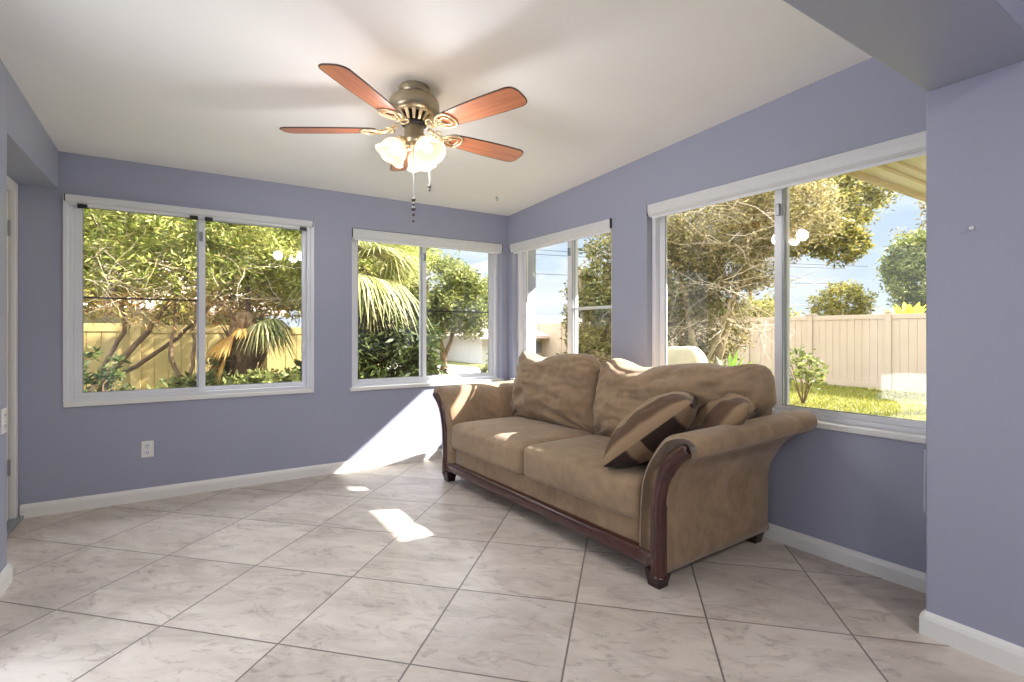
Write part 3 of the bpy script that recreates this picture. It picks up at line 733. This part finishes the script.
def clump(c,r,n,hollow=.55,lump=14,lr=.35):
    """points in an ellipsoid gathered in small sprays"""
    c=np.array(c);r=np.array(r)
    k=max(8,int(lump*8))
    d=rng.normal(size=(k,3)); d/=np.linalg.norm(d,axis=1)[:,None]
    cen=d*(hollow+(1-hollow)*rng.random(k)**.6)[:,None]*r
    pick=rng.integers(0,k,n)
    p=cen[pick]+rng.normal(size=(n,3))*lr*.33*(r.mean())
    return p+c
def crown(name,clumps,size,mat,parent,zmin=None,**kw):
    lump=kw.pop('lump',14); lr=kw.pop('lr',.35); hollow=kw.pop('hollow',.55)
    P=np.concatenate([clump(c,r,n,hollow,lump,lr) for c,r,n in clumps])
    P=P[P[:,2]>(GZ+.03 if zmin is None else zmin)]
    return leaf_mesh(name,P,size,mat,parent,**kw)
def trunk(mb,pts,r0,r1,n=9,wob=.03):
    pts=[Vector(p) for p in pts]; P=smoothpath(pts,5); m=len(P)
    P=[p+Vector((rng.normal()*wob*.4,rng.normal()*wob*.4,0)) if 0<i<m-1 else p for i,p in enumerate(P)]
    mb.tube(P,[r0+(r1-r0)*i/(m-1) for i in range(m)],n)
def twigs(mb,starts,n,l,r=.004,up=.4,bend=.35):
    for i in range(n):
        s=Vector(starts[int(rng.integers(0,len(starts)))])+Vector(rng.normal(size=3))*.06
        d=Vector((rng.normal(),rng.normal(),rng.normal()*.6+up)).normalized()
        P=[s]; L=l*(.5+rng.random())
        for k in range(5):
            d=(d+Vector(rng.normal(size=3))*bend*.5).normalized(); P.append(P[-1]+d*L/5)
        mb.tube(P,[r*(1-.16*k) for k in range(6)],4,cap=False)
# --- left garden: big multi-stem tree
t=thing('garden_tree','multi-stem tree with pale green leaves and bare twigs filling the leftmost window','tree',(-1.35,7.6,GZ))
def rel(t,p): return (p[0]-t.location.x,p[1]-t.location.y,p[2]-t.location.z)
def W(mb,t): mb.v=[rel(t,v) for v in mb.v]; return mb
mb=MB()
for pts,r0,r1 in (([(-1.35,7.6,GZ),(-1.0,7.55,.45),(-.62,7.5,.95),(-.32,7.5,1.38),(0,7.45,1.95),(.3,7.4,2.5)],.042,.018),
                  ([(-1.30,7.62,GZ),(-.95,7.6,.48),(-.48,7.65,.85),(-.05,7.7,1.22),(.5,7.6,1.9),(1.0,7.6,2.4)],.034,.014),
                  ([(-1.35,7.6,GZ),(-1.05,7.6,.4),(-.80,7.45,.9),(-.65,7.4,1.4),(-.9,7.4,2.0),(-1.2,7.3,2.6)],.034,.012),
                  ([(-1.4,7.6,GZ),(-1.5,7.6,.6),(-1.6,7.5,1.2),(-1.9,7.5,2.0)],.04,.02)):
    trunk(mb,pts,r0,r1)
W(mb,t).build('trunk',M['bark'],t,smooth=True)
st=[(x,y,z) for x in np.linspace(-2.0,1.8,16) for y in (6.9,7.2,7.6) for z in (1.6,1.8,2.05)]
mb=MB(); twigs(mb,st,420,.5,.0042,.35,.5); W(mb,t).build('twigs',M['twig'],t)
o=crown('crown',[((-1.7,7.6,2.75),(1.2,.9,.85),17000),((-.4,7.3,2.7),(1.2,.8,.8),20000),((.9,7.4,2.75),(1.2,.9,.85),20000),((2.2,7.7,2.8),(1.2,.9,.9),15000),((-.6,7.2,1.95),(1.6,.6,.3),3600),((1.4,7.3,2.0),(1.2,.6,.42),9000)],.085,M['leaf_sun'],t,zmin=1.4,aspect=4.2,lump=34,lr=.22)
o2=crown('dry_foliage',[((-.3,7.3,1.52),(.9,.4,.22),1000),((.9,7.5,1.6),(.9,.4,.25),500)],.11,M['dry'],t,aspect=7,droop=.5); o2.matrix_parent_inverse=Matrix.Translation(-Vector(t.location))
o.matrix_parent_inverse=Matrix.Translation(-Vector(t.location))
# second darker small tree
t=thing('garden_tree','slim dark-stemmed small tree at the centre bar of the leftmost window','tree',(-.08,7.2,GZ))
mb=MB(); trunk(mb,[(-.08,7.2,GZ),(-.10,7.2,.5),(-.2,7.2,.95),(-.15,7.2,1.4),(-.2,7.2,1.9)],.035,.014); trunk(mb,[(-.09,7.2,.3),(.02,7.2,.8),(.04,7.25,1.3),(.10,7.2,1.8)],.026,.010)
trunk(mb,[(.28,7.3,GZ),(.3,7.3,.5),(.5,7.3,1.0),(.62,7.3,1.5),(.6,7.3,2.0)],.05,.03)
W(mb,t).build('trunk',M['bark'],t,smooth=True)
o=crown('foliage',[((-.08,7.15,.45),(.32,.25,.22),500),((.35,7.1,.65),(.22,.2,.35),500)],.11,M['leaf_mid'],t,aspect=3,lump=5); o.matrix_parent_inverse=Matrix.Translation(-Vector(t.location))
# --- stout palm with fibrous trunk
t=thing('palm','stout palm with shaggy brown trunk and orange dead fronds in right half of leftmost window','palm',(.57,7.15,GZ))
mb=MB(); mb.lathe([(.12,0),(.14,.4),(.13,.8),(.15,1.1),(.19,1.35),(.16,1.55),(.08,1.7),(0,1.72)],18)
mb.build('trunk',M['fibre'],t,smooth=True)
mb=MB()
for i in range(240):
    z=.05+1.6*rng.random(); a=rng.random()*2*PI; r=.13+.06*(z>1.0)
    b=Vector((r*math.cos(a),r*math.sin(a),z)); outv=Vector((math.cos(a),math.sin(a),1.3+.7*rng.random())).normalized(); sd=Vector((-math.sin(a),math.cos(a),0))*.028; ln=.16+.14*rng.random()
    mb.add([b-sd,b+sd,b+outv*ln],[(0,1,2)])
mb.build('leaf_stubs',M['fibre'],t)
def fan_frond(mb,base,azim,elev,stalk,rad,nb=26,spread=R_(230),drp=.5,bw=.022):
    base=Vector(base); d=Vector((math.cos(azim)*math.cos(elev),math.sin(azim)*math.cos(elev),math.sin(elev)))
    hub=base+d*stalk+Vector((0,0,-.08*stalk)); mb.tube([base,base+d*stalk*.5+Vector((0,0,.03)),hub],.010,5,False)
    side=d.cross(Vector((0,0,1))).normalized(); 
    for k in range(nb):
        a=(k/(nb-1)-.5)*spread; bd=(d*math.cos(a)+side*math.sin(a)).normalized()
        ln=rad*(.75+.25*math.cos(a*.6))*(.9+.2*rng.random()); perp=bd.cross(side.cross(d)).normalized()*bw
        P=[hub+bd*ln*s+Vector((0,0,-drp*ln*s**2.2)) for s in (0,.35,.65,1.0)]
        w=[.3,1,.8,.05]
        vs=[]
        for p,q in zip(P,w): vs+=[p-perp*q,p+perp*q]
        mb.add(vs,[(0,1,3,2),(2,3,5,4),(4,5,7,6)])
mb=MB()
for i in range(7): fan_frond(mb,(0,0,1.55),R_(-55+i*19),R_(18-rng.random()*22),.30,.42,nb=22,drp=1.1,bw=.012)
mb.build('fronds',M['frond'],t)
mb=MB()
for az,el,st_,ln in ((200,-48,.22,.42),(185,-30,.24,.36),(225,-20,.2,.34),(265,5,.14,.3),(300,8,.14,.28),(160,20,.2,.3),(20,12,.16,.3),(340,-2,.2,.3)): fan_frond(mb,(0,0,1.5),R_(az),R_(el),st_,ln,nb=12,spread=R_(62),drp=.5,bw=.024)
mb.build('dead_fronds',M['dead'],t)
# --- shrubs at the foot of the cream fence
def shrub(label,loc,r,n,size,mat,name='shrub',cat='shrub',aspect=2.6,stems=6,group=None,lump=8,droop=0,lr=.3):
    t=thing(name,label,cat,(loc[0],loc[1],GZ),0,group)
    mb=MB(); h=loc[2]-GZ
    for i in range(stems):
        a=2*PI*i/stems; mb.tube([(0,0,0),(r[0]*.25*math.cos(a),r[1]*.25*math.sin(a),h*.5),(r[0]*.6*math.cos(a),r[1]*.6*math.sin(a),h+r[2]*.3)],[.014,.010,.005],5)
    mb.build('stems',M['bark'],t)
    P=clump((0,0,h),r,n,.45,lump,lr); P=P[P[:,2]>.02]
    leaf_mesh('foliage',P,size,mat,t,aspect=aspect,droop=droop)
    return t
shrub('loose dark green shrub at the far left edge of the leftmost window',(-.86,6.9,.50),(.30,.28,.55),900,.10,M['leaf_dark'],lump=5,aspect=3.4)
shrub('broad-leaved glossy green shrub at the foot of the shaggy palm',(.74,6.6,.40),(.40,.28,.38),2600,.10,M['leaf_mid'],aspect=2.2)
shrub('small dark shrub low at the right edge of the leftmost window',(1.32,7.24,.45),(.22,.2,.32),500,.13,M['leaf_dark'])
shrub('tiny yellow-green weed behind the leaning stems of left garden tree',(-1.55,8.9,1.28),(.22,.15,.2),350,.10,M['leaf_bright'])
# neighbour roof and dense hedge beyond the cream fence
t=thing('neighbour_house','brown-roofed neighbouring house partly seen above the cream fence','house',(-.6,14,GZ))
MB().box(-3.4,2.2,0,4,0,2.0).build('house_wall',M['stucco'],t)
mb=MB(); mb.add([(-3.8,-.5,1.95),(2.6,-.5,1.95),(2.6,2,3.3),(-3.8,2,3.3),(-3.8,4.5,1.95),(2.6,4.5,1.95),(-3.8,-.5,1.85),(2.6,-.5,1.85)],[(0,1,2,3),(3,2,5,4),(6,7,1,0),(0,3,4),(1,5,2)]); mb.build('house_roof',M['roofing'],t)
shrub('tall dense hedge mass rising behind the cream fence and left garden tree',(0.2,11.6,2.9),(4.6,.8,1.5),26000,.16,M['leaf_olive'],'hedge','hedge',lump=30,lr=.18)
# --- window 2: drooping fan palm and dark undergrowth
t=thing('fan_palm','fan palm with pale drooping fronds in the left half of the corner window','palm',(1.98,6.95,GZ))
mb=MB(); mb.lathe([(.12,0),(.12,1.6),(.15,2.0),(.14,2.2),(.06,2.35),(0,2.36)],16); mb.build('trunk',M['dark_fibre'],t,smooth=True)
mb=MB()
for i in range(22):
    az=2*PI*i/22*1.9+.3*rng.random(); fan_frond(mb,(0,0,2.3),az,R_(58-i*3.4),.45,.62,nb=30,drp=.30+.03*i,bw=.015)
mb.build('fronds',M['frond'],t)
mb=MB()
for i in range(14): fan_frond(mb,(0,0,2.1),2*PI*i/14,R_(-25-rng.random()*35),.25,.6,nb=24,spread=R_(110),drp=.5,bw=.010)
mb.build('dead_fronds',M['leaf_brown'],t)
shrub('dark leafy undergrowth below the drooping fan palm',(2.25,6.6,.75),(.75,.42,.72),11000,.14,M['leaf_dark'],'undergrowth','shrub',lump=14,droop=.4,aspect=4)
shrub('low sunlit hedge strip along the bottom of the corner window',(3.6,9.2,.05),(1.6,.4,.28),4000,.10,M['leaf_sun'],'hedge','hedge',lump=10)
t=thing('street_tree','bushy olive green tree with sky above it in the corner window','tree',(5.0,11.0,GZ))
mb=MB(); trunk(mb,[(5,11,GZ),(5.05,11,.6),(4.8,11,1.5),(4.6,11,2.4)],.09,.04); trunk(mb,[(5.02,11,.3),(5.3,11,1.2),(5.6,11,2.2)],.06,.03); W(mb,t).build('trunk',M['bark'],t,smooth=True)
o=crown('crown',[((4.7,11,2.15),(1.15,.9,1.0),15000),((5.6,10.8,1.9),(.8,.8,.75),9000),((4.1,11.2,1.4),(1.0,.7,1.0),9000),((3.6,11.5,2.2),(.7,.6,.9),6000)],.10,M['leaf_mid'],t,lump=14,lr=.3); o.matrix_parent_inverse=Matrix.Translation(-Vector(t.location))
# far house seen through windows 2 and 3
t=thing('neighbour_house','low white house with pale pinkish roof beyond the narrow side window','house',(17.6,20,GZ))
MB().box(-6.5,3.2,0,6,0,1.35).build('house_wall',M['stucco'],t)
mb=MB(); mb.add([(-7,-.7,1.28),(3.8,-.7,1.28),(3.0,3,2.35),(-6.2,3,2.35),(-7,6.7,1.28),(3.8,6.7,1.28),(-7,-.7,1.15),(3.8,-.7,1.15)],[(0,1,2,3),(3,2,5,4),(6,7,1,0),(0,3,4),(1,5,2)]); mb.build('house_roof',M['roofing'],t)
for x in (-3.9,-1.2,1.2): 
    w=MB().box(x,x+.9,-.03,.02,.45,1.0).build('house_window',M['alu'],t)
shrub('rounded green hedge in front of the low white house',(5.1,8.3,.45),(.45,.4,.42),3600,.09,M['leaf_mid'],'hedge','hedge',lump=8)
# --- side garden trees
t=thing('garden_tree','dense dark tree filling the right pane of the narrow side window','tree',(5.7,6.5,GZ))
mb=MB(); trunk(mb,[(5.7,6.5,GZ),(5.7,6.45,.5),(5.5,6.4,1.3),(5.3,6.3,2.2)],.08,.03); trunk(mb,[(5.7,6.5,.2),(5.95,6.4,1.1),(6.1,6.3,2.3)],.06,.03); W(mb,t).build('trunk',M['bark_pale'],t,smooth=True)
o=crown('crown',[((5.7,6.2,1.5),(.55,.8,.8),9000),((6.1,5.9,2.5),(.75,.8,.8),5500),((5.9,6.5,.7),(.6,.6,.6),5000)],.08,M['leaf_brown2'],t,lump=14,lr=.28); o.matrix_parent_inverse=Matrix.Translation(-Vector(t.location))
t=thing('garden_tree','large twiggy olive-brown tree with crooked pale trunks behind the sofa window','tree',(6.4,4.85,GZ))
mb=MB()
for pts,r0,r1 in (([(6.4,4.85,GZ),(6.3,4.8,.6),(6.05,4.75,1.2),(5.95,4.8,1.8),(5.7,4.9,2.6)],.07,.025),
   ([(6.42,4.8,GZ),(6.5,4.7,.5),(6.55,4.55,1.1),(6.7,4.5,1.7),(6.8,4.2,2.5)],.065,.022),
   ([(6.45,4.9,GZ),(6.4,4.95,.7),(6.25,5.2,1.3),(6.1,5.4,2.0),(6.2,5.5,2.8)],.05,.02),
   ([(6.3,4.8,.6),(6.3,4.5,1.1),(6.2,4.2,1.6),(6.4,3.9,2.3)],.035,.015)): trunk(mb,pts,r0,r1)
W(mb,t).build('trunk',M['bark_pale'],t,smooth=True)
st=[(x,y,z) for x in (5.7,6.1,6.5) for y in (3.9,4.3,4.8,5.2,5.6) for z in (1.3,1.8,2.3,2.8)]
mb=MB(); twigs(mb,st,520,.75,.0045,.2,.5); W(mb,t).build('twigs',M['twig'],t)
o=crown('crown',[((6.0,5.2,2.1),(.8,.9,.9),15000),((6.4,4.4,2.5),(.9,.8,.8),14000),((6.9,3.9,2.9),(.9,.7,.55),8000),((6.8,5.2,1.3),(.7,.8,.6),8000)],.06,M['leaf_brown'],t,lump=26,lr=.25); o.matrix_parent_inverse=Matrix.Translation(-Vector(t.location))
t=thing('shade_tree','spreading yellow-green tree hanging over the lawn in the large side window','tree',(12.6,2.9,GZ))
mb=MB(); trunk(mb,[(12.6,2.9,GZ),(12.5,2.9,1.6),(12.0,3.1,3.4),(10.4,3.9,4.7),(9.0,4.4,4.5)],.16,.03); trunk(mb,[(12.4,3.0,1.9),(12.6,3.4,3.2),(11.8,3.8,4.8)],.09,.03)
W(mb,t).build('trunk',M['bark'],t,smooth=True)
o=crown('crown',[((8.6,4.45,3.1),(1.1,.7,.65),14000),((9.4,4.5,3.8),(1.3,.9,.8),14000),((8.0,4.9,3.1),(.8,.8,.7),9000),((9.3,4.2,2.65),(.45,.35,.3),1800)],.08,M['leaf_olive'],t,lump=26,lr=.22); o.matrix_parent_inverse=Matrix.Translation(-Vector(t.location))
def round_tree(label,c,r,n,size,mat,name='tree_beyond_fence'):
    t=thing(name,label,'tree',(c[0],c[1],GZ),0,'trees beyond the side fence')
    mb=MB(); mb.tube([(0,0,0),(.05,0,1),(0,.05,c[2]-GZ)],[.12,.09,.05],8); mb.tube([(.05,0,1),(r[0]*.5,0,c[2]-GZ+.3)],[.06,.03],6); mb.build('trunk',M['bark'],t,smooth=True)
    P=clump((0,0,c[2]-GZ),r,n,.5,16,.28); leaf_mesh('crown',P,size,mat,t)
round_tree('round dense green tree above the fence at the right edge of large window',(17.3,5.55,2.75),(1.1,1.15,1.2),15000,.12,M['leaf_mid'])
round_tree('small feathery tree above the fence, left of the round dense tree',(18.8,8.6,2.15),(.9,.9,.7),5000,.12,M['leaf_olive'])
round_tree('low pale tree above the far fence, right of the centre window bar',(22,14.5,1.8),(2.6,2.6,.9),12000,.17,M['leaf_olive'])
round_tree('tall thin reddish-brown tree behind the round dense tree',(22.6,6.7,4.4),(1.6,1.6,1.6),5000,.16,M['leaf_brown'])
round_tree('dark distant tree seen behind the twiggy garden tree',(17,15.4,2.0),(3.0,3.0,1.5),14000,.18,M['leaf_mid'])
round_tree('rounded olive tree far behind the driveway in the corner window',(7.9,24,1.6),(2.3,1.5,1.5),12000,.2,M['leaf_olive'])
# banana-like yellow bush, fence shrub, bright plant, rock
def blade_plant(label,loc,n,ln,wd,mat,name,cat='plant',el=(35,80)):
    t=thing(name,label,cat,loc); mb=MB()
    for i in range(n):
        az=2*PI*i/n*2.4; e=R_(el[0]+(el[1]-el[0])*rng.random()); d=Vector((math.cos(az)*math.cos(e),math.sin(az)*math.cos(e),math.sin(e))); s=Vector((-math.sin(az),math.cos(az),0)); l=ln*(.7+.5*rng.random())
        P=[d*l*q+Vector((0,0,-.35*l*q*q)) for q in (0,.25,.5,.75,1)]; w=[.15,.8,1,.7,.03]; vs=[]
        for p,q in zip(P,w): vs+=[p-s*wd*q,p+Vector((0,0,-.15*wd*q)),p+s*wd*q]
        fs=[]
        for k in range(4): fs+=[(3*k,3*k+1,3*k+4,3*k+3),(3*k+1,3*k+2,3*k+5,3*k+4)]
        mb.add(vs,fs)
    mb.build('leaves',mat,t); MB().lathe([(.05,0),(.04,.15),(0,.2)],8).build('stem',M['bark'],t); return t
blade_plant('yellow-green broad-leaved plant peeking over the off-white fence',(15.2,5.35,1.15),44,1.15,.10,M['leaf_yellow'],'broad_leaf_plant')
blade_plant('bright green leafy plant beside the twiggy tree behind the sofa',(5.95,4.05,.42),70,.72,.035,M['leaf_bright'],'leafy_plant',el=(10,80))
shrub('low bright shrub mass under the bright leafy plant',(5.95,4.05,.2),(.5,.4,.5),4500,.11,M['leaf_mid'])
shrub('dark fine-leaved bush under the twiggy olive-brown tree',(6.1,5.1,.3),(.6,.7,.5),4500,.10,M['leaf_dark'],lump=10)
shrub('open spindly shrub in front of the off-white fence',(10.2,5.35,.42),(.42,.45,.5),260,.15,M['leaf_mid'],aspect=2,stems=9,lump=4)
o=shift(soft_box(.55,.9,.84,.27,.05,12,.03,9),(0,0,-.02)); r=o.build('boulder',M['rock'],smooth=True,loc=(4.0,3.22,GZ)); r.scale=(.8,.62,1.5); r.rotation_euler=(0,0,.3)
tag(r,'pale cream rounded garden boulder just outside behind the sofa back','rock')
# lawn blades in front of the fence
n=46000; P=np.stack([6.5+8*rng.random(n),1.8+6.5*rng.random(n),np.full(n,GZ)],1)
g=leaf_mesh('lawn_grass',P,.07,M['grass'],None,aspect=6,droop=-1.3); tag(g,'short sunlit yellow-green lawn grass outside the large side window','grass',kind='stuff')
# overhead wires and a pole
t=thing('power_line','thin overhead utility wires on a wooden pole beyond the side windows','power line',(30,19,GZ))
MB().tube([(0,0,0),(0,0,7.0)],[.14,.10],10).build('pole',M['bark'],t)
MB().box(-.06,.06,-.9,.9,6.1,6.25).build('crossarm',M['bark'],t)
for k,(dz,dy) in enumerate(((6.3,-.8),(6.3,.8),(5.0,0))):
    mb=MB(); P=[]
    for i in range(41):
        s=i/40; P.append((-32*s+14*(1-s),dy+10*s-6*(1-s)*0,dz+.2-.9*4*s*(1-s)*.3)); 
    mb.tube(P,.018,5); mb.build('wire',M['black'],t)
# ------------------------------------------------------------------ light
sun=bpy.data.lights.new('sun','SUN'); sun.energy=11.0; sun.angle=R_(.6); sun.color=(1,.95,.86)
so=bpy.data.objects.new('sun',sun); C.objects.link(so)
so.rotation_euler=Vector((-1,.45,-.806)).to_track_quat('-Z','Y').to_euler(); so.location=(20,-7,16)
w=bpy.data.worlds.new('sky'); S.world=w; w.use_nodes=True; nt=w.node_tree; nt.nodes.clear()
out=nt.nodes.new('ShaderNodeOutputWorld')
tc=N(nt,'ShaderNodeTexCoord').outputs['Generated']
sp=N(nt,'ShaderNodeSeparateXYZ',{0:tc})
gr=ramp(nt,sp.outputs[2],[(0,(.20,.22,.235)),(.10,(.158,.188,.225)),(.30,(.125,.165,.225)),(.55,(.95,1.05,1.2)),(1,(1.25,1.35,1.5))])
sc=N(nt,'ShaderNodeVectorMath',{0:tc,1:(2.5,2.5,7)},operation='MULTIPLY')
cl=N(nt,'ShaderNodeTexNoise',{'Vector':sc.outputs[0],'Scale':1.6,'Detail':7.0,'Roughness':.6,'Distortion':.4})
cf=N(nt,'ShaderNodeMapRange',{'Value':cl.outputs['Fac'],'From Min':.46,'From Max':.72})
cc=ramp(nt,sp.outputs[2],[(0,(.225,.235,.245)),(.3,(.24,.25,.26)),(.55,(1.5,1.5,1.52)),(1,(1.8,1.8,1.84))])
mx=N(nt,'ShaderNodeMix',{0:cf.outputs[0],6:gr,7:cc},data_type='RGBA')
bg=N(nt,'ShaderNodeBackground',{'Color':mx.outputs[2],'Strength':2.05})
nt.links.new(bg.outputs[0],out.inputs[0])
# unseen fill lights added to the house room behind the viewpoint
for (x,y) in ((.2,-1.2),(1.6,-1.2),(.9,-2.8)):
    t=thing('added_fill_light','added round fill light on the unseen house room ceiling behind the beam','ceiling light',(x,y,2.70),0,'added fill lights of the house room')
    MB().lathe([(0,0),(.19,0),(.20,-.02),(.19,-.045),(.17,-.05),(0,-.05)],32).build('housing',M['vinyl'],t,smooth=True)
    MB().lathe([(.165,-.05),(.15,-.07),(.09,-.085),(0,-.09)],32).build('diffuser',emit_mat('fill_diffuser_glow',(1,.97,.92),6),t,smooth=True)
    l=bpy.data.lights.new('room_fill_light','AREA'); l.shape='DISK'; l.size=.5; l.energy=7; l.color=(1,.97,.93)
    lo=bpy.data.objects.new('room_fill_light',l); C.objects.link(lo); lo.location=(x,y,2.59)
# ------------------------------------------------------------------ camera
cam=bpy.data.cameras.new('camera'); cam.sensor_width=36; cam.lens=506/1024*36; cam.shift_y=-9/1024; cam.clip_start=.02; cam.clip_end=300
co=bpy.data.objects.new('camera',cam); C.objects.link(co); co.location=(0,0,1.2); co.rotation_euler=(PI/2,0,-math.atan2(.536,.844))
S.camera=co
S.view_settings.view_transform='Standard'; S.view_settings.look='None'; S.view_settings.gamma=1; S.view_settings.exposure=1.5
S.view_settings.use_curve_mapping=False
S.cycles.max_bounces=10; S.cycles.diffuse_bounces=6; S.cycles.transparent_max_bounces=16; S.cycles.use_denoising=True
S.cycles.sample_clamp_indirect=6
